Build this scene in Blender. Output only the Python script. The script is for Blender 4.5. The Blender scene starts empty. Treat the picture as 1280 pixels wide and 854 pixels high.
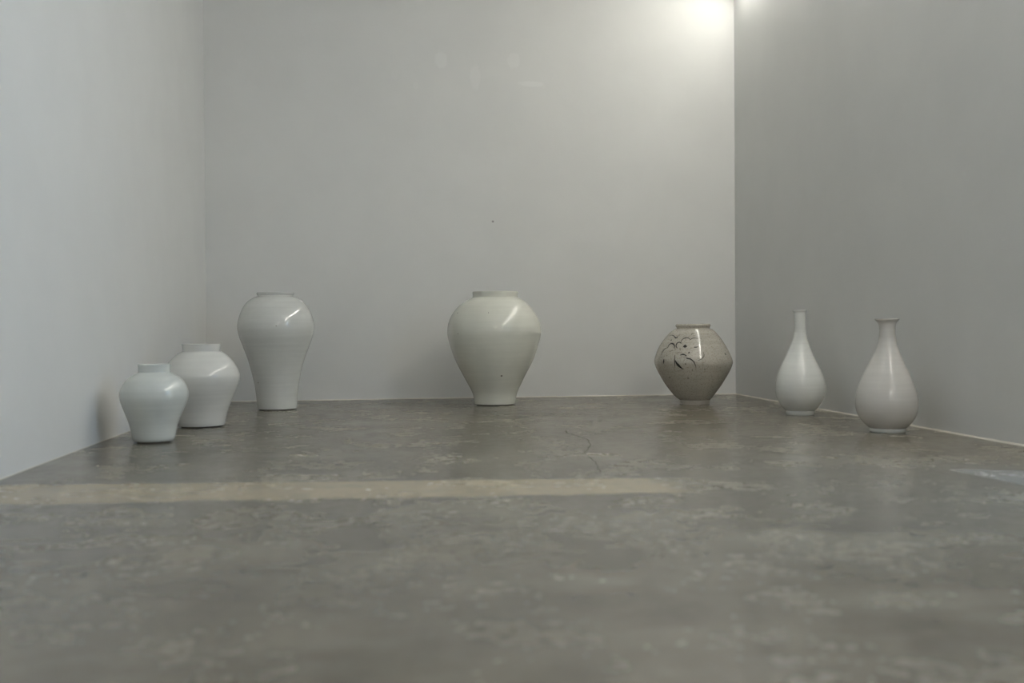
import bpy, bmesh, math, random
from mathutils import Vector, Matrix
from mathutils.bvhtree import BVHTree

# ------------------------------------------------------------------ camera
FPX, CX, CY, H = 1244.4, 640.0, 427.0, 0.42          # 35 mm lens on a 36 mm sensor, low tripod
YAW, PITCH, ROLL = 0.11778, 0.01035, 0.00697
XL, XR, YB, YF, CEIL = -1.137, 2.208, 6.254, -2.6, 2.80
BSK = 0.00713                                        # the back wall is very slightly out of square

sc = bpy.context.scene
C = sc.collection
F = Vector((math.sin(YAW)*math.cos(PITCH), math.cos(YAW)*math.cos(PITCH), -math.sin(PITCH)))
X0 = Vector((math.cos(YAW), -math.sin(YAW), 0)); D0 = F.cross(X0)
RT = X0*math.cos(ROLL) + D0*math.sin(ROLL)
DN = -X0*math.sin(ROLL) + D0*math.cos(ROLL)
cd = bpy.data.cameras.new('camera'); cam = bpy.data.objects.new('camera', cd); C.objects.link(cam)
cd.sensor_width = 36.0; cd.lens = 36.0*FPX/1280.0; cd.clip_start = 0.02
m = Matrix.Identity(4)
for i in range(3):
    m[i][0], m[i][1], m[i][2] = RT[i], -DN[i], -F[i]
m.translation = Vector((0, 0, H)); cam.matrix_world = m
cd.dof.use_dof = True; cd.dof.focus_distance = 5.75; cd.dof.aperture_fstop = 2.4
sc.camera = cam

# ------------------------------------------------------------------ light and exposure
sc.view_settings.view_transform = 'Standard'; sc.view_settings.look = 'None'
sc.view_settings.gamma = 1.0; sc.view_settings.use_curve_mapping = False
sc.view_settings.exposure = 0.40
TUBE_STRENGTH = 22.0
END_STRENGTH = 14.0
CROSS_STRENGTH = 5.0
REAR_FILL_STRENGTH = 30.0
TUBE_X, TUBE_Z = 2.165, 2.640
DAY_POWER = 14.0
WIN = (1.85, 2.32, 0.35, 2.25)                        # opening in the right wall, nearer than the photo shows: y0, y1, z0, z1

w = bpy.data.worlds.new('world'); sc.world = w; w.use_nodes = True
w.node_tree.nodes['Background'].inputs[0].default_value = (0.55, 0.70, 1.0, 1)
w.node_tree.nodes['Background'].inputs[1].default_value = 0.5
ld = bpy.data.lights.new('daylight', 'AREA'); ld.shape = 'RECTANGLE'
ld.size = WIN[1]-WIN[0]-0.1; ld.size_y = WIN[3]-WIN[2]-0.1; ld.energy = DAY_POWER; ld.color = (0.30, 0.61, 1.0)
lo = bpy.data.objects.new('daylight', ld); C.objects.link(lo)
lo.matrix_world = Matrix(((0, 0, 1, XR+0.13), (1, 0, 0, (WIN[0]+WIN[1])/2), (0, 1, 0, (WIN[2]+WIN[3])/2), (0, 0, 0, 1)))

# ------------------------------------------------------------------ pixel helpers
def ray(u, v): return (F + RT*((u-CX)/FPX) + DN*((v-CY)/FPX))
def floor_at(u, v):
    d = ray(u, v); s = -H/d.z; return Vector((d.x*s, d.y*s, 0))
def back_at(u, v):
    d = ray(u, v); s = YB/(d.y - BSK*d.x); return Vector((0, 0, H)) + d*s

# ------------------------------------------------------------------ node helpers
class NT:
    def __init__(self, name):
        self.m = bpy.data.materials.new(name); self.m.use_nodes = True
        self.t = self.m.node_tree; self.b = self.t.nodes['Principled BSDF']
    def n(self, typ, **kw):
        o = self.t.nodes.new(typ)
        for k, v in kw.items():
            if k.startswith('i_'):
                key = k[2:]; key = int(key) if key.isdigit() else key.replace('_', ' ')
                self.put(o.inputs[key], v)
            else: setattr(o, k, v)
        return o
    def put(self, sock, v):
        if isinstance(v, bpy.types.NodeSocket): self.t.links.new(v, sock)
        else: sock.default_value = v
    def math(self, op, a, b=0.0, c=None, clamp=False):
        o = self.t.nodes.new('ShaderNodeMath'); o.operation = op; o.use_clamp = clamp
        self.put(o.inputs[0], a); self.put(o.inputs[1], b)
        if c is not None: self.put(o.inputs[2], c)
        return o.outputs[0]
    def mix(self, fac, a, b):
        o = self.t.nodes.new('ShaderNodeMix'); o.data_type = 'RGBA'
        self.put(o.inputs[0], fac); self.put(o.inputs[6], a); self.put(o.inputs[7], b)
        return o.outputs[2]
    def ramp(self, v, lo, hi, a=0.0, b=1.0, smooth=True):
        o = self.t.nodes.new('ShaderNodeMapRange'); o.interpolation_type = 'SMOOTHSTEP' if smooth else 'LINEAR'
        self.put(o.inputs[0], v)
        for i, q in enumerate((lo, hi, a, b)): self.put(o.inputs[i+1], q)
        return o.outputs[0]
    def noise(self, vec, scale, detail=4.0, rough=0.55, dist=0.0):
        o = self.n('ShaderNodeTexNoise'); self.put(o.inputs['Vector'], vec)
        o.inputs['Scale'].default_value = scale; o.inputs['Detail'].default_value = detail
        o.inputs['Roughness'].default_value = rough; o.inputs['Distortion'].default_value = dist
        return o.outputs[0]
    def obj(self):
        return self.n('ShaderNodeTexCoord').outputs['Object']
    def bump(self, height, strength, dist=0.01):
        o = self.n('ShaderNodeBump'); self.put(o.inputs['Height'], height)
        o.inputs['Strength'].default_value = strength; o.inputs['Distance'].default_value = dist
        self.t.links.new(o.outputs[0], self.b.inputs['Normal'])

def plain(name, col, rough=0.5, emit=None, strength=0.0, metal=0.0):
    q = NT(name); q.b.inputs['Base Color'].default_value = (*col, 1); q.b.inputs['Roughness'].default_value = rough
    q.b.inputs['Metallic'].default_value = metal
    v = q.noise(q.obj(), 60.0); q.put(q.b.inputs['Roughness'], q.ramp(v, 0.3, 0.7, rough*0.9, min(1, rough*1.1)))
    if emit:
        q.b.inputs['Emission Color'].default_value = (*emit, 1); q.b.inputs['Emission Strength'].default_value = strength
    return q.m

def wall_material(name, col, marks=()):
    q = NT(name); o = q.obj()
    v = q.noise(o, 3.0, 3.0); f = q.noise(o, 55.0, 3.0)
    k = q.ramp(v, 0.3, 0.7, 0.985, 1.015)
    c = q.mix(1.0, (0, 0, 0, 1), (*col, 1))
    mul = q.n('ShaderNodeMix', data_type='RGBA', blend_type='MULTIPLY'); mul.inputs[0].default_value = 1.0
    q.put(mul.inputs[6], c); comb = q.n('ShaderNodeCombineColor')
    for i in range(3): q.put(comb.inputs[i], k)
    q.put(mul.inputs[7], comb.outputs[0]); c = mul.outputs[2]
    sep = q.n('ShaderNodeSeparateXYZ'); q.put(sep.inputs[0], o)
    wob = q.noise(o, 22.0, 4.0)
    for (x, z, rx, rz, amt, dark) in marks:             # filled nail holes and scuffs on the paint
        dx = q.math('DIVIDE', q.math('SUBTRACT', sep.outputs[0], x), rx)
        dz = q.math('DIVIDE', q.math('SUBTRACT', sep.outputs[2], z), rz)
        dd = q.math('ADD', q.math('POWER', q.math('ABSOLUTE', dx), 2.0), q.math('POWER', q.math('ABSOLUTE', dz), 2.0))
        dd = q.math('ADD', dd, q.math('MULTIPLY', q.math('SUBTRACT', wob, 0.5), 1.4))
        c = q.mix(q.math('MULTIPLY', q.ramp(dd, 1.1, 0.5), amt), c, (0.12, 0.12, 0.11, 1) if dark else (0.92, 0.93, 0.92, 1))
    q.put(q.b.inputs['Base Color'], c); q.b.inputs['Roughness'].default_value = 0.62
    q.b.inputs['Specular IOR Level'].default_value = 0.35
    q.bump(f, 0.10, 0.004)
    return q.m

# ------------------------------------------------------------------ mesh helpers
def link(name, bm, mat, parent=None, smooth=True):
    bm.normal_update()
    for e in bm.edges:
        if len(e.link_faces) == 2 and e.calc_face_angle(0) > 0.75: e.smooth = False
    me = bpy.data.meshes.new(name); bm.to_mesh(me); bm.free()
    o = bpy.data.objects.new(name, me); C.objects.link(o); me.materials.append(mat)
    for p in me.polygons: p.use_smooth = smooth
    if parent: o.parent = parent
    return o
def box(bm, a, b):
    r = bmesh.ops.create_cube(bm, size=1.0)
    for v in r['verts']:
        v.co = Vector([(a[i]+b[i])/2 + v.co[i]*(b[i]-a[i]) for i in range(3)])
    return r['verts']
def structure(o, label, cat):
    o['kind'] = 'structure'; o['label'] = label; o['category'] = cat; return o
def tag(o, label, cat, group=None):
    o['label'] = label; o['category'] = cat
    if group: o['group'] = group
    return o

# ------------------------------------------------------------------ the room
WALL = (0.74, 0.745, 0.73)
marks = []
for (u, v, ru, rv, amt, dark) in ((551, 75, 9, 11, .19, 0), (642, 76, 9, 11, .19, 0), (594, 97, 7, 18, .15, 0), (664, 105, 17, 4, .24, 0),
                                  (494, 92, 5, 8, .06, 0), (520, 107, 4, 4, .08, 0), (616, 277, 1.6, 1.6, .6, 1)):
    p = back_at(u, v); marks.append((p.x, p.z, ru*p.y/FPX, rv*p.y/FPX, amt, dark))
M_back = wall_material('white_wall_paint_back', WALL, marks)
M_wall = wall_material('white_wall_paint', WALL)
T = 0.16
yl, yr = YB+BSK*XL, YB+BSK*XR
bm = bmesh.new(); vs = box(bm, (XL-T, YB, 0), (XR+T, YB+T, CEIL))
for v in vs: v.co.y += BSK*v.co.x
structure(link('wall_back', bm, M_back, smooth=False), 'white painted end wall behind the row of jars', 'wall')
bm = bmesh.new(); box(bm, (XL-T, YF, 0), (XL, yl-0.0005, CEIL))
structure(link('wall_left', bm, M_wall, smooth=False), 'white painted side wall beside the two small jars', 'wall')
bm = bmesh.new()
for a, b in (((XR, YF, 0), (XR+T, WIN[0], CEIL)), ((XR, WIN[1], 0), (XR+T, yr-0.0005, CEIL)),
             ((XR, WIN[0], 0), (XR+T, WIN[1], WIN[2])), ((XR, WIN[0], WIN[3]), (XR+T, WIN[1], CEIL))): box(bm, a, b)
structure(link('wall_right', bm, M_wall, smooth=False), 'white painted side wall beside the bottle vases', 'wall')
bm = bmesh.new(); box(bm, (XL-T, YF-T, 0), (XR+T, YF, CEIL))
structure(link('wall_front', bm, M_wall, smooth=False), 'white painted wall closing the room opposite the jars', 'wall')
bm = bmesh.new(); box(bm, (XL-T, YF-T, CEIL), (XR+T, YB+T+.02, CEIL+.1))
structure(link('ceiling', bm, M_wall, smooth=False), 'flat white painted ceiling', 'ceiling')
# window frame of the opening
M_frame = plain('white_window_frame', (0.7, 0.71, 0.72), 0.4)
bm = bmesh.new()
y0, y1, z0, z1 = WIN
for a, b in (((XR+.03, y0, z0), (XR+.1, y0+.05, z1)), ((XR+.03, y1-.05, z0), (XR+.1, y1, z1)),
             ((XR+.03, y0+.05, z0), (XR+.1, y1-.05, z0+.05)), ((XR+.03, y0+.05, z1-.05), (XR+.1, y1-.05, z1))): box(bm, a, b)
structure(link('window_1', bm, M_frame, smooth=False), 'tall white framed window in the side wall', 'window')

# sealant beads where the walls meet the floor
M_seal = plain('pale_sealant', (0.72, 0.69, 0.62), 0.6)
def bead(name, a, b, nrm, hgt, label, seed):
    rnd = random.Random(seed); bm = bmesh.new(); n = 90; rings = []
    a, b, nrm = Vector(a), Vector(b), Vector(nrm)
    for i in range(n+1):
        p = a.lerp(b, i/n); k = hgt*(0.75+0.5*rnd.random()); d = hgt*(0.5+0.35*rnd.random())
        rings.append([bm.verts.new(p + nrm*x + Vector((0, 0, z))) for x, z in ((-.001, 0), (d, 0), (d*.7, k*.55), (0.001, k), (-.001, k))])
    for i in range(n):
        for j in range(4):
            bm.faces.new((rings[i][j], rings[i][j+1], rings[i+1][j+1], rings[i+1][j]))
    structure(link(name, bm, M_seal), label, 'trim')
bead('trim_1', (XR, WIN[1], 0), (XR, yr, 0), (-1, 0, 0), .0050, 'pale bead of sealant where the wall by the bottle vases meets the floor', 1)
bead('trim_2', (XL, yl, 0), (XR, yr, 0), (0, -1, 0), .0045, 'thin pale sealant line where the end wall meets the floor', 2)
bead('trim_3', (XL, YF, 0), (XL, yl, 0), (1, 0, 0), .0022, 'thin sealant line where the wall by the small jars meets the floor', 3)

# floor: polished concrete with a filled strip and a grey patch
q = NT('polished_concrete'); o = q.obj()
sep = q.n('ShaderNodeSeparateXYZ'); q.put(sep.inputs[0], o); sx, sy = sep.outputs[0], sep.outputs[1]
big = q.noise(o, 1.1, 3.0, 0.5); mid = q.noise(o, 4.2, 4.0, 0.55, 0.3); fine = q.noise(o, 26.0, 5.0, 0.6); grit = q.noise(o, 190.0, 2.0)
mp = q.n('ShaderNodeMapping'); q.put(mp.inputs[0], o); mp.inputs['Scale'].default_value = (0.7, 1.1, 1.0); mp.inputs['Rotation'].default_value = (0, 0, 0.12)
wipe = mp.outputs[0]
c = q.mix(q.ramp(mid, 0.28, 0.74), (0.120, 0.105, 0.079, 1), (0.203, 0.183, 0.139, 1))
c = q.mix(q.math('MULTIPLY', q.ramp(big, 0.40, 0.68), 0.5), c, (0.128, 0.117, 0.094, 1))
blot = q.math('MULTIPLY', q.ramp(q.noise(wipe, 2.6, 3.0, 0.5), 0.44, 0.76), q.ramp(q.noise(wipe, 5.5, 4.0, 0.5), 0.28, 0.74, 0.3, 1.0))
c = q.mix(q.math('MULTIPLY', blot, 0.65), c, (0.36, 0.325, 0.25, 1))
blot2 = q.math('MULTIPLY', q.ramp(q.noise(wipe, 6.0, 4.0, 0.5), 0.50, 0.84), 0.24)
c = q.mix(blot2, c, (0.38, 0.345, 0.27, 1))
c = q.mix(q.math('MULTIPLY', q.ramp(fine, 0.35, 0.75), 0.14), c, (0.25, 0.230, 0.18, 1))
c = q.mix(q.math('MULTIPLY', q.ramp(grit, 0.58, 0.72), 0.12), c, (0.06, 0.055, 0.045, 1))
# filled strip: a band with straight edges that fray a little
A, B = floor_at(0, 606.5), floor_at(820, 597.5); A2, B2 = floor_at(0, 631), floor_at(790, 617)
def line_y(P, Q):
    k = (Q.y-P.y)/(Q.x-P.x); return q.math('ADD', q.math('MULTIPLY', sx, k), P.y-k*P.x)
fray = q.math('MULTIPLY', q.math('SUBTRACT', q.noise(o, 9.0, 5.0, 0.65), 0.5), 0.11)
fray2 = q.math('MULTIPLY', fray, 0.35)
far = q.ramp(q.math('ADD', q.math('SUBTRACT', line_y(A, B), sy), fray2), -0.006, 0.010)
near = q.ramp(q.math('ADD', q.math('SUBTRACT', sy, line_y(A2, B2)), fray), -0.02, 0.02)
end = q.ramp(q.math('ADD', q.math('SUBTRACT', B.x+.02, sx), q.math('MULTIPLY', fray, 2.2)), -0.05, 0.06)
strip = q.math('MULTIPLY', q.math('MULTIPLY', far, near), end)
strip = q.math('MULTIPLY', strip, q.ramp(q.noise(o, 14.0, 5.0, 0.6), 0.25, 0.55, 0.55, 0.95))
c = q.mix(strip, c, (0.40, 0.335, 0.225, 1))
# grey patch by the side wall
A, B = floor_at(1185, 586.5), floor_at(1280, 588); A2, B2 = floor_at(1185, 587), floor_at(1262, 603)
far = q.ramp(q.math('ADD', q.math('SUBTRACT', line_y(A, B), sy), fray2), -0.006, 0.012)
near = q.ramp(q.math('ADD', q.math('SUBTRACT', sy, line_y(A2, B2)), fray2), -0.01, 0.02)
c = q.mix(q.math('MULTIPLY', q.math('MULTIPLY', far, near), 0.9), c, (0.27, 0.265, 0.245, 1))
q.put(q.b.inputs['Base Color'], c)
q.put(q.b.inputs['Roughness'], q.ramp(q.math('ADD', q.math('MULTIPLY', mid, 0.6), q.math('MULTIPLY', fine, 0.4)), 0.3, 0.7, 0.16, 0.32))
q.b.inputs['Specular IOR Level'].default_value = 0.5
q.bump(q.math('ADD', q.noise(o, 12.0, 3.0), q.math("MULTIPLY", grit, 0.05)), 0.02, 0.01)
bm = bmesh.new(); box(bm, (XL-T, YF-T, -.1), (XR+T, YB+T+.02, 0))
floor = structure(link('floor', bm, q.m, smooth=False), 'polished grey concrete floor with a beige filled strip', 'floor')

# crack in the floor
M_crack = plain('crack_dark', (0.075, 0.070, 0.06), 0.9)  # dark tone of the crack line
def ribbon(bm, pts, nrms, widths, vdir=None):
    row = []
    for i, p in enumerate(pts):
        t = (pts[min(i+1, len(pts)-1)] - pts[max(i-1, 0)]).normalized()
        s = t.cross(nrms[i]).normalized()*widths[i]*.5
        row.append((bm.verts.new(p-s), bm.verts.new(p+s)))
    for i in range(len(row)-1):
        bm.faces.new((row[i][0], row[i][1], row[i+1][1], row[i+1][0]))
rnd = random.Random(5)
cp = [(707, 538), (708.5, 541.3), (714, 542.5), (722, 545), (730, 547.5), (735, 550), (735.5, 553), (738.5, 555.5), (737, 558.5), (735.5, 562),
      (730, 565.5), (732, 568), (736, 571.5), (741, 575.5), (745, 577), (745.5, 581), (746.5, 583.5), (749, 587), (751, 590.5)]
jag = []
for a, b in zip(cp, cp[1:]):
    jag += [a, ((a[0]+b[0])/2 + rnd.uniform(-1.5, 1.5), (a[1]+b[1])/2 + rnd.uniform(-.5, .5))]
pts = [floor_at(*p) + Vector((0, 0, .0005)) for p in jag+[cp[-1]]]
bm = bmesh.new(); ribbon(bm, pts, [Vector((0, 0, 1))]*len(pts), [.0012+.0028*rnd.random() for _ in pts])
link('crack', bm, M_crack, floor)

# ------------------------------------------------------------------ tube lamps along the ceiling
M_house = plain('lamp_housing_white', (0.75, 0.75, 0.73), 0.4)
M_tube = plain('lamp_tube', (0.8, 0.8, 0.78), 0.3, (1.0, 0.965, 0.89), TUBE_STRENGTH)
M_tube_end = plain('lamp_tube_end', (0.8, 0.8, 0.78), 0.3, (1.0, 0.965, 0.89), END_STRENGTH)
M_tube_dim = plain('lamp_tube_dim', (0.8, 0.8, 0.78), 0.3, (1.0, 0.955, 0.88), CROSS_STRENGTH)
M_fill_rear = plain('added_fill_tube_rear', (0.8, 0.8, 0.78), 0.3, (1.0, 0.965, 0.90), REAR_FILL_STRENGTH)  # glow of the added fill light behind the camera
M_cap = plain('lamp_cap_metal', (0.6, 0.6, 0.6), 0.35, metal=1.0)
def cyl_y(bm, x, z, r, a, b, n=12):
    rings = []
    for y in (a, b):
        rings.append([bm.verts.new((x+r*math.cos(2*math.pi*i/n), y, z+r*math.sin(2*math.pi*i/n))) for i in range(n)])
    for i in range(n): bm.faces.new((rings[0][i], rings[1][i], rings[1][(i+1) % n], rings[0][(i+1) % n]))
    bm.faces.new(rings[0]); bm.faces.new(list(reversed(rings[1])))
def lamp(x, y, ln, label, rz=0.0, mt=None):
    e = bpy.data.objects.new('tube_lamp', None); C.objects.link(e); e.location = (x, y, TUBE_Z); e.rotation_euler = (0, 0, rz)
    tag(e, label, 'lamp')
    top = CEIL-TUBE_Z
    bm = bmesh.new(); box(bm, (-.028, -ln/2, .05), (.028, ln/2, top)); link('housing', bm, M_house, e, False)
    bm = bmesh.new(); cyl_y(bm, 0, 0, .034, -ln/2+.03, ln/2-.03); link('tube', bm, mt or M_tube, e)
    for s in (-1, 1):
        bm = bmesh.new(); cyl_y(bm, 0, 0, .036, s*(ln/2-.03)-.006, s*(ln/2-.03)+.012); link('end_cap', bm, M_cap, e)
        bm = bmesh.new(); box(bm, (-.012, s*(ln/2-.02)-.008, -.018), (.012, s*(ln/2-.02)+.008, .052)); link('socket', bm, M_house, e, False)
lamp(TUBE_X, 5.37, 1.60, 'white tube lamp on the ceiling with its end close to the end wall', 0.0, M_tube_end)
lamp(TUBE_X, 3.70, 1.60, 'white tube lamp on the ceiling following the one at the end wall')
lamp(TUBE_X, 2.03, 1.60, 'white tube lamp on the ceiling above the tall window')
lamp(0.5, 2.65, 1.90, 'dim white tube lamp running across the ceiling', math.pi/2, M_tube_dim)
lamp(0.95, -1.7, 2.0, 'added fill light shaped as a tube lamp across the ceiling by the front wall', math.pi/2, M_fill_rear)  # invented lamp, added to brighten the jar fronts and end wall

# ------------------------------------------------------------------ jars
def glaze(name, col, rough, coat=0.0, speck=0.0, var=0.04, low=None, lowz=(0, 1), rings=0.014):
    q = NT(name); o = q.obj()
    st = q.n('ShaderNodeMapping'); q.put(st.inputs[0], o); st.inputs['Scale'].default_value = (2.0, 2.0, 55.0)
    sv = st.outputs[0]
    ring = q.noise(sv, 1.6, 3.0, 0.6); cl = q.noise(o, 7.0, 4.0)
    a = tuple(min(1, x*(1+var)) for x in col); b = tuple(x*(1-var) for x in col)
    c = q.mix(q.ramp(q.math('ADD', q.math('MULTIPLY', ring, 0.5), q.math('MULTIPLY', cl, 0.5)), 0.35, 0.65), (*b, 1), (*a, 1))
    if low:
        sp = q.n('ShaderNodeSeparateXYZ'); q.put(sp.inputs[0], o)
        c = q.mix(q.ramp(q.math('ADD', sp.outputs[2], q.math('MULTIPLY', q.math('SUBTRACT', cl, .5), .06)), lowz[1], lowz[0]), c, (*low, 1))
    if speck:
        v = q.n('ShaderNodeTexVoronoi'); q.put(v.inputs['Vector'], o); v.inputs['Scale'].default_value = 95.0
        rn = q.n('ShaderNodeSeparateColor'); q.put(rn.inputs[0], v.outputs['Color'])
        sz = q.ramp(rn.outputs[0], 0.55, 1.0, 0.02, 0.26, False)
        d = q.math('SUBTRACT', sz, v.outputs['Distance'])
        c = q.mix(q.math('MULTIPLY', q.ramp(d, 0.0, 0.07), speck), c, (0.10, 0.085, 0.06, 1))
        c = q.mix(q.math('MULTIPLY', q.ramp(q.noise(o, 130.0, 3.0), 0.5, 0.68), speck*.55), c, (0.22, 0.19, 0.14, 1))
    q.put(q.b.inputs['Base Color'], c)
    q.put(q.b.inputs['Roughness'], q.ramp(q.noise(o, 9.0, 4.0), 0.3, 0.7, rough*.85, rough*1.15))
    q.b.inputs['Specular IOR Level'].default_value = 0.62
    if coat:
        q.b.inputs['Coat Weight'].default_value = coat; q.b.inputs['Coat Roughness'].default_value = 0.05
    q.bump(q.math('ADD', ring, q.math('MULTIPLY', q.noise(o, 30.0, 2.0), 0.25)), rings, 0.004)
    return q.m
M_foot = plain('dark_foot', (0.16, 0.145, 0.12), 0.85)  # dark tone of the set-in edge under the jars
M_speck = plain('iron_speck_and_reflection', (0.12, 0.11, 0.09), 0.4)

def resample(rows, k=5):
    """rows of (z, r, off) -> Catmull-Rom (chordal) through them"""
    out = []
    n = len(rows)
    for i in range(n-1):
        p0, p1, p2, p3 = rows[max(i-1, 0)], rows[i], rows[i+1], rows[min(i+2, n-1)]
        def tt(a, b): return max(1e-5, math.hypot(a[0]-b[0], a[1]-b[1]))**0.5
        t0 = 0; t1 = t0+tt(p0, p1); t2 = t1+tt(p1, p2); t3 = t2+tt(p2, p3)
        for j in range(k):
            t = t1+(t2-t1)*j/k
            def L(a, b, ta, tb):
                return [(a[q]*(tb-t)+b[q]*(t-ta))/(tb-ta) for q in range(3)]
            a1 = L(p0, p1, t0, t1) if i > 0 else list(p1)
            a2 = L(p1, p2, t1, t2); a3 = L(p2, p3, t2, t3) if i < n-2 else list(p2)
            b1 = L(a1, a2, t0, t2) if i > 0 else a2
            b2 = L(a2, a3, t1, t3) if i < n-2 else a2
            out.append(L(b1, b2, t1, t2))
    out.append(list(rows[-1]))
    return out
def smooth_rows(rows, it=2):
    rows = [list(r) for r in rows]
    for _ in range(it):
        new = [list(r) for r in rows]
        for i in range(1, len(rows)-1):
            for q_ in (1, 2): new[i][q_] = rows[i][q_]*.5 + (rows[i-1][q_]+rows[i+1][q_])*.25
        rows = new
    return rows
def lathe(rows, right, n=96, closed=False):
    """rows (z, r, off): off shifts the ring along 'right'. closed: last ring joins the first"""
    bm = bmesh.new(); rings = []
    for z, r, off in rows:
        c = right*off
        rings.append([bm.verts.new((c.x+r*math.cos(2*math.pi*i/n), c.y+r*math.sin(2*math.pi*i/n), z)) for i in range(n)])
    m_ = len(rings)
    for k in range(m_ if closed else m_-1):
        a, b = rings[k], rings[(k+1) % m_]
        for i in range(n): bm.faces.new((a[i], a[(i+1) % n], b[(i+1) % n], b[i]))
    if not closed:
        bm.faces.new(list(reversed(rings[0]))); bm.faces.new(rings[-1])
    bmesh.ops.recalc_face_normals(bm, faces=bm.faces)
    return bm

def make_jar(name, label, cat, group, org, scl, rows, i_body, i_neck, mat, neck_mat, foot_mat, foot_h, wall=.008, specks=()):
    """rows: (y, xl, xr) outline rows in a crop, top to bottom; rows[:i_neck+1] is the rim or neck,
    rows[i_neck:i_body+1] the body, rows[i_body:] the foot ring (if any)."""
    px = [(org[0]+a/scl, org[0]+b/scl, org[1]+y/scl) for y, a, b in rows]
    xb = (px[-1][0]+px[-1][1])/2; rb = (px[-1][1]-px[-1][0])/2
    yb = px[-1][2] - rb*(px[-1][2]-414.5)/FPX
    base = floor_at(xb, yb)
    fh = Vector((F.x, F.y, 0)).normalized()
    right = Vector((X0.x, X0.y, 0))
    dep = base.dot(fh)
    prof = []
    for a, b, y in px:
        u = (a+b)/2
        d = ray(u, y); s = dep/d.dot(fh); p = Vector((0, 0, H)) + d*s
        da, db = ray(a, y), ray(b, y)
        pa = da*(dep/da.dot(fh)); pb = db*(dep/db.dot(fh))
        prof.append([p.z, (pb-pa).length/2, (p-base).dot(right)])
    prof[-1][0] = 0.0; prof[-1][2] = 0.0
    e = bpy.data.objects.new(name, None); C.objects.link(e); e.location = base
    tag(e, label, cat, group)
    neck = prof[:i_neck+1]; body = prof[i_neck:i_body+1]; foot = prof[i_body:]
    if i_body >= len(prof)-1:                       # no foot ring: a thin dark bottom edge, set in under the glaze
        rl = body[-2][1]; ol = body[-2][2]
        body = [list(r) for r in body if r[0] > .013] + [[.0065, rl-.002, ol]]
        foot = [[.010, body[-1][1]-.012, body[-1][2]], [0, body[-1][1]-.014, body[-1][2]]]
    # body: closed shell, open at the neck
    outer = smooth_rows(resample(body, 5), 10)
    inner = [[z, max(r-wall, .01), o_] for z, r, o_ in outer if z > outer[-1][0]+.012]
    zb = outer[-1][0]
    prof_b = list(outer) + [[zb, outer[-1][1]*.5, outer[-1][2]], [zb, .004, outer[-1][2]],
                            [zb+.012, .004, outer[-1][2]]] + list(reversed(inner))
    ob = link('body', lathe(prof_b, right, closed=True), mat, e)
    # neck / rim ring
    no = resample(neck, 4)
    ztop = no[0][0]; lw = wall*.8
    ni = [[z, r-lw, o_] for z, r, o_ in no]
    lip = [[ztop+.0018, no[0][1]-lw*.3, no[0][2]], [ztop+.0018, no[0][1]-lw*.7, no[0][2]]]
    tail = [[no[-1][0]-.004, no[-1][1]-.002, no[-1][2]], [no[-1][0]-.004, ni[-1][1], no[-1][2]]]
    seq = list(reversed(no)) + lip + ni + list(reversed(tail))
    link('neck' if (neck[0][0]-neck[-1][0]) > .035 else 'rim', lathe(seq, right, closed=True), neck_mat, e)
    # foot ring
    fo = resample(foot, 3)
    fo = [[fo[0][0]+.004, fo[0][1]-.003, fo[0][2]]] + fo
    fi = [[max(z, 0), r-.012, o_] for z, r, o_ in reversed(fo)]
    link('foot_ring', lathe(fo+fi, right, closed=True), foot_mat, e)
    # iron specks in the glaze, and a reflection drawn as a dark dot
    bpy.context.view_layer.update()
    if specks:
        tree = bvh(ob)
        for (x, y, rr) in specks:
            u, v = org[0]+x/scl, org[1]+y/scl
            hit = cast(tree, ob, u, v)
            if not hit: continue
            loc, nr = hit; bm = bmesh.new()
            t1 = nr.orthogonal().normalized(); t2 = nr.cross(t1); k = dep/FPX/scl*rr
            ctr = bm.verts.new(loc + nr*.0009)
            ring = [bm.verts.new(loc + nr*.0002 + (t1*math.cos(a)+t2*math.sin(a))*k) for a in [2*math.pi*i/9 for i in range(9)]]
            for i in range(9): bm.faces.new((ctr, ring[i], ring[(i+1) % 9]))
            link('iron_speck_and_reflection', bm, M_speck, e)
    return e, ob, dep, right
def bvh(ob):
    me = ob.data; return BVHTree.FromPolygons([v.co for v in me.vertices], [p.vertices for p in me.polygons])
def cast(tree, ob, u, v):
    o0 = Vector((0, 0, H)) - ob.parent.location; d = ray(u, v).normalized()
    loc, nr, i, ds = tree.ray_cast(o0, d)
    if loc is None: return None
    if nr.dot(d) > 0: nr = -nr
    return loc, nr

G1 = 'white porcelain jars'; G2 = 'white bottle vases'
gA = glaze('celadon_white_glaze', (0.63, 0.66, 0.63), 0.07)
gB = glaze('milk_white_glaze', (0.685, 0.685, 0.65), 0.06)
gC = glaze('grey_white_glaze', (0.65, 0.66, 0.63), 0.055)
gD = glaze('ivory_satin_glaze', (0.70, 0.70, 0.62), 0.20, var=.035)
gE = glaze('speckled_grey_glaze', (0.475, 0.45, 0.39), 0.10, speck=0.8, var=.08)
gF = glaze('blue_white_glaze', (0.71, 0.725, 0.70), 0.115)
gG = glaze('warm_white_glaze', (0.615, 0.60, 0.57), 0.13, rings=.05)

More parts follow.
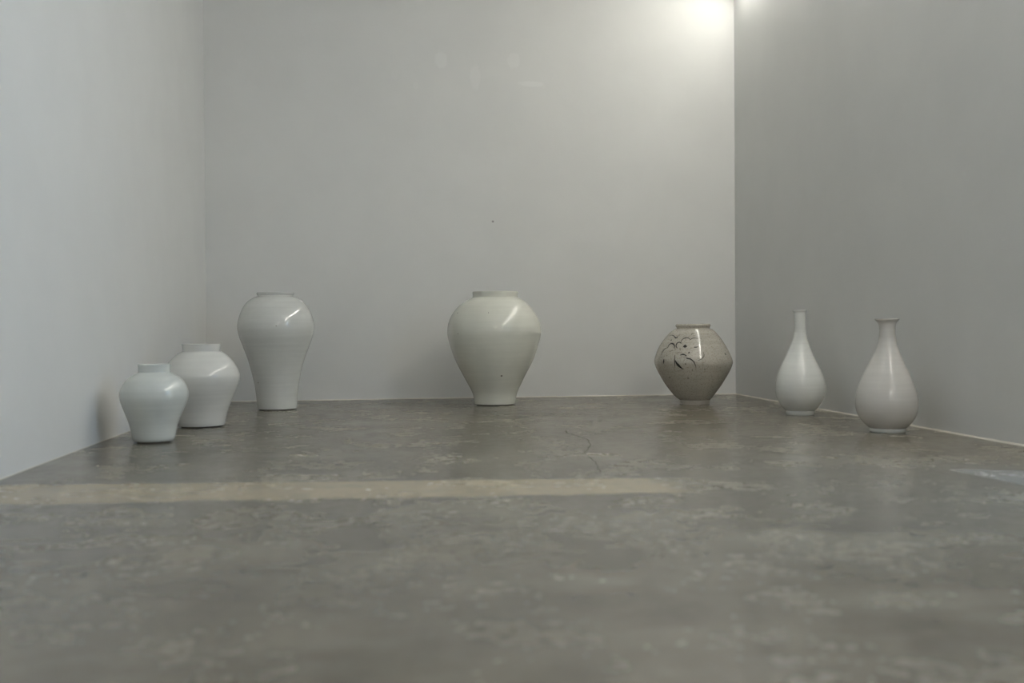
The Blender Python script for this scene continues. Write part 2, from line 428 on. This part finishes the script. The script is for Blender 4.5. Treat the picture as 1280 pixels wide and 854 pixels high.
make_jar('porcelain_jar', 'small celadon-white porcelain jar, the shortest, beside the side wall', 'jar', G1, (130, 410), 5.025,
    [(230, 217, 413), (240, 219, 411.5), (262, 220, 411), (278, 219, 412), (290, 197, 433), (305, 173, 457), (330, 144, 486), (370, 118, 511), (410, 107, 522),
     (450, 111, 518), (500, 129, 499), (550, 149, 478), (600, 166, 459), (650, 178, 447), (690, 185, 440), (712, 189, 436), (722, 190, 435), (729, 194, 431)],
    17, 3, gA, gA, M_foot, 0, .006)
make_jar('porcelain_jar', 'milk-white porcelain jar with a broad shoulder and upright neck behind the small celadon jar', 'jar', G1, (130, 410), 5.025,
    [(103, 493, 729), (112, 496, 727), (130, 498, 724), (145, 498, 724), (155, 478, 744), (172, 455, 767), (200, 427, 795), (240, 397, 825), (280, 380, 842),
     (310, 375, 847), (350, 382, 840), (400, 400, 822), (450, 422, 800), (500, 442, 780), (550, 457, 765), (590, 466, 757), (610, 467, 757), (622, 470, 755), (632, 476, 750)],
    18, 3, gB, gB, M_foot, 0, .007)
make_jar('porcelain_jar', 'tall grey-white porcelain jar with bulbous shoulder tapering to a narrow base', 'jar', G1, (270, 350), 4.7467,
    [(78, 244, 461), (86, 245, 461), (92, 249, 456), (97, 248, 458), (110, 217, 488), (130, 189, 515), (160, 167, 541), (200, 148, 563), (240, 137, 576), (270, 133, 580),
     (300, 134, 579), (340, 144, 570), (375, 157, 559), (420, 175, 542), (470, 193, 523), (520, 208, 509), (570, 221, 499), (620, 232, 491), (670, 240, 485),
     (720, 245, 482), (755, 246, 482), (769, 248, 480), (777, 253, 475)],
    23, 3, gC, gC, M_foot, 0, .008, [(250, 610, 4), (357, 272, 3)])  # second dot is a reflection in the glaze, painted as a speck
make_jar('porcelain_jar', 'large ivory-white porcelain jar with wide shoulder standing alone before the end wall', 'jar', G1, (530, 350), 5.022,
    [(76, 305, 591), (84, 305, 590), (100, 306, 588), (111, 305, 588), (118, 292, 603), (132, 263, 626), (160, 222, 658), (200, 185, 692), (240, 163, 716), (280, 150, 730), (320, 146, 737),
     (350, 148, 734), (400, 160, 722), (450, 175, 707), (500, 195, 688), (550, 220, 663), (600, 247, 636), (650, 275, 611), (690, 297, 592), (720, 309, 582), (750, 314, 577),
     (780, 316, 574), (792, 321, 569)],
    22, 3, gD, gD, M_foot, 0, .009, [(211, 208, 4.5), (487, 603, 6), (405, 206, 3), (213, 338, 3)])
eE, obE, depE, rightE = make_jar('painted_jar', 'round speckled grey jar painted with dark brushed blossoms', 'jar', None, (800, 390), 6.571,
    [(101, 298, 573), (108, 293, 577), (116, 294, 576), (124, 299, 572), (134, 303, 570), (142, 284, 590), (160, 258, 611), (200, 218, 648), (250, 178, 683), (300, 150, 713), (350, 130, 738),
     (385, 121, 752), (410, 119, 757), (440, 125, 752), (480, 143, 735), (520, 165, 714), (560, 187, 690), (600, 213, 665), (640, 243, 637), (680, 278, 605), (705, 304, 588),
     (720, 325, 574), (745, 328, 570), (764, 331, 566)],
    21, 4, gE, gE, glaze('pale_foot_glaze', (0.50, 0.47, 0.41), 0.3, speck=.3), 0, .007)
make_jar('bottle_vase', 'slender white bottle vase with thin neck and small lip', 'vase', G2, (950, 380), 5.69,
    [(46, 233, 331), (52, 234, 330), (60, 242, 325), (80, 243, 324), (120, 244, 324), (160, 244, 324), (200, 242, 326), (230, 238, 331), (260, 231, 337), (300, 216, 350), (350, 195, 369), (400, 171, 392),
     (450, 148, 417), (500, 128, 440), (550, 115, 455), (590, 111, 461), (630, 112, 459), (670, 123, 448), (700, 138, 432), (730, 160, 411), (748, 177, 395), (757, 186, 384),
     (775, 186, 382), (794, 190, 379)],
    21, 6, gF, gF, gF, 0, .005)
make_jar('bottle_vase', 'warm white bottle vase with flaring mouth and fuller belly', 'vase', G2, (1050, 380), 4.7417,
    [(90, 209, 349), (97, 213, 345), (108, 224, 334), (122, 232, 328), (150, 236, 326), (175, 235, 326), (200, 232, 328), (240, 223, 335), (280, 210, 347), (320, 193, 362), (360, 173, 379), (400, 153, 398),
     (450, 130, 420), (500, 112, 438), (550, 101, 450), (590, 98, 454), (630, 103, 451), (670, 119, 437), (700, 142, 417), (720, 163, 400), (734, 179, 385),
     (755, 181, 382), (768, 186, 378)],
    20, 6, gG, gG, gF, 0, .006)

# brushed painting on the speckled jar
M_ink = plain('iron_brush_pigment', (0.022, 0.020, 0.017), 0.3)
M_pale = plain('thin_brush_pigment', (0.20, 0.185, 0.15), 0.3)
tree = bvh(obE)
def curve_pts(p, k=6):
    rows = [(a, b, 0.0) for a, b in p]
    return [(r[0], r[1]) for r in resample(rows, k)] if len(p) > 2 else [(p[0][0]+(p[1][0]-p[0][0])*i/k, p[0][1]+(p[1][1]-p[0][1])*i/k) for i in range(k+1)]
def stroke(p, w0, w1, w2, mat, name='brush_stroke'):
    cp = curve_pts(p); pts, nr, wd = [], [], []
    for i, (x, y) in enumerate(cp):
        hit = cast(tree, obE, 800+x/6.571, 390+y/6.571)
        if not hit: continue
        t = i/(len(cp)-1); wv = (w0*(1-2*t)+w1*2*t) if t < .5 else (w1*(2-2*t)+w2*(2*t-1))
        pts.append(hit[0]+hit[1]*.0005); nr.append(hit[1]); wd.append(1.8*wv*depE/FPX/6.571)
    if len(pts) < 2: return
    bm = bmesh.new(); ribbon(bm, pts, nr, wd); link(name, bm, mat, eE)
I, P = M_ink, M_pale
for s in [
    ([(176, 358), (184, 330), (205, 304), (230, 293)], 3, 6, 2, I), ([(229, 294), (238, 272), (258, 260), (274, 264), (283, 280), (280, 302)], 3, 8, 2, I),
    ([(287, 268), (289, 295), (287, 322)], 2, 4, 1, P), ([(150, 412), (152, 390), (165, 375), (186, 368)], 2, 4, 1, P),
    ([(197, 388), (195, 405), (192, 426)], 4, 9, 3, I),
    ([(306, 300), (297, 280), (303, 260), (318, 250), (332, 252), (339, 260)], 3, 6, 3, I),
    ([(335, 256), (345, 230), (365, 217), (385, 212), (402, 217), (413, 229)], 2, 5, 2, I), ([(412, 229), (430, 218), (455, 215), (478, 223)], 2, 4, 1, I),
    ([(354, 286), (370, 283), (386, 286)], 4, 18, 3, I), ([(443, 290), (462, 290), (482, 286)], 4, 5, 1, I),
    ([(330, 356), (345, 350), (365, 352), (384, 363)], 3, 7, 3, I), ([(300, 342), (315, 334), (340, 337)], 2, 4, 1, P),
    ([(382, 382), (410, 386), (435, 403), (452, 430), (463, 466)], 6, 5, 1, I),
    ([(289, 398), (304, 425), (330, 452), (357, 473)], 3, 12, 2, I), ([(287, 355), (285, 410), (287, 460)], 2, 4, 1, I),
    ([(238, 200), (255, 192), (275, 195), (292, 212)], 2, 4, 3, I), ([(280, 202), (297, 213), (312, 204)], 3, 9, 2, I),
    ([(298, 214), (318, 198), (340, 183)], 3, 3, 1, P), ([(300, 208), (322, 190), (330, 178)], 2, 3, 1, P), ([(254, 236), (262, 228)], 5, 6, 3, I),
    ([(420, 192), (430, 178), (452, 174)], 3, 5, 2, P), ([(475, 402), (510, 382), (526, 358), (518, 328)], 3, 6, 2, P),
    ([(398, 334), (407, 336)], 9, 9, 7, I), ([(325, 308), (336, 312)], 4, 6, 3, P), ([(697, 347), (706, 347)], 8, 9, 7, I), ([(368, 428), (379, 428)], 6, 8, 5, P),
    ([(240, 534), (250, 544)], 9, 11, 6, P), ([(388, 545), (404, 543)], 5, 8, 4, P), ([(425, 478), (436, 479)], 5, 7, 4, P), ([(526, 470), (538, 470)], 4, 6, 4, P),
    ([(240, 330), (262, 318), (280, 316)], 2, 4, 1, P), ([(352, 372), (372, 370), (392, 378)], 2, 4, 1, P)]:
    stroke(*s)
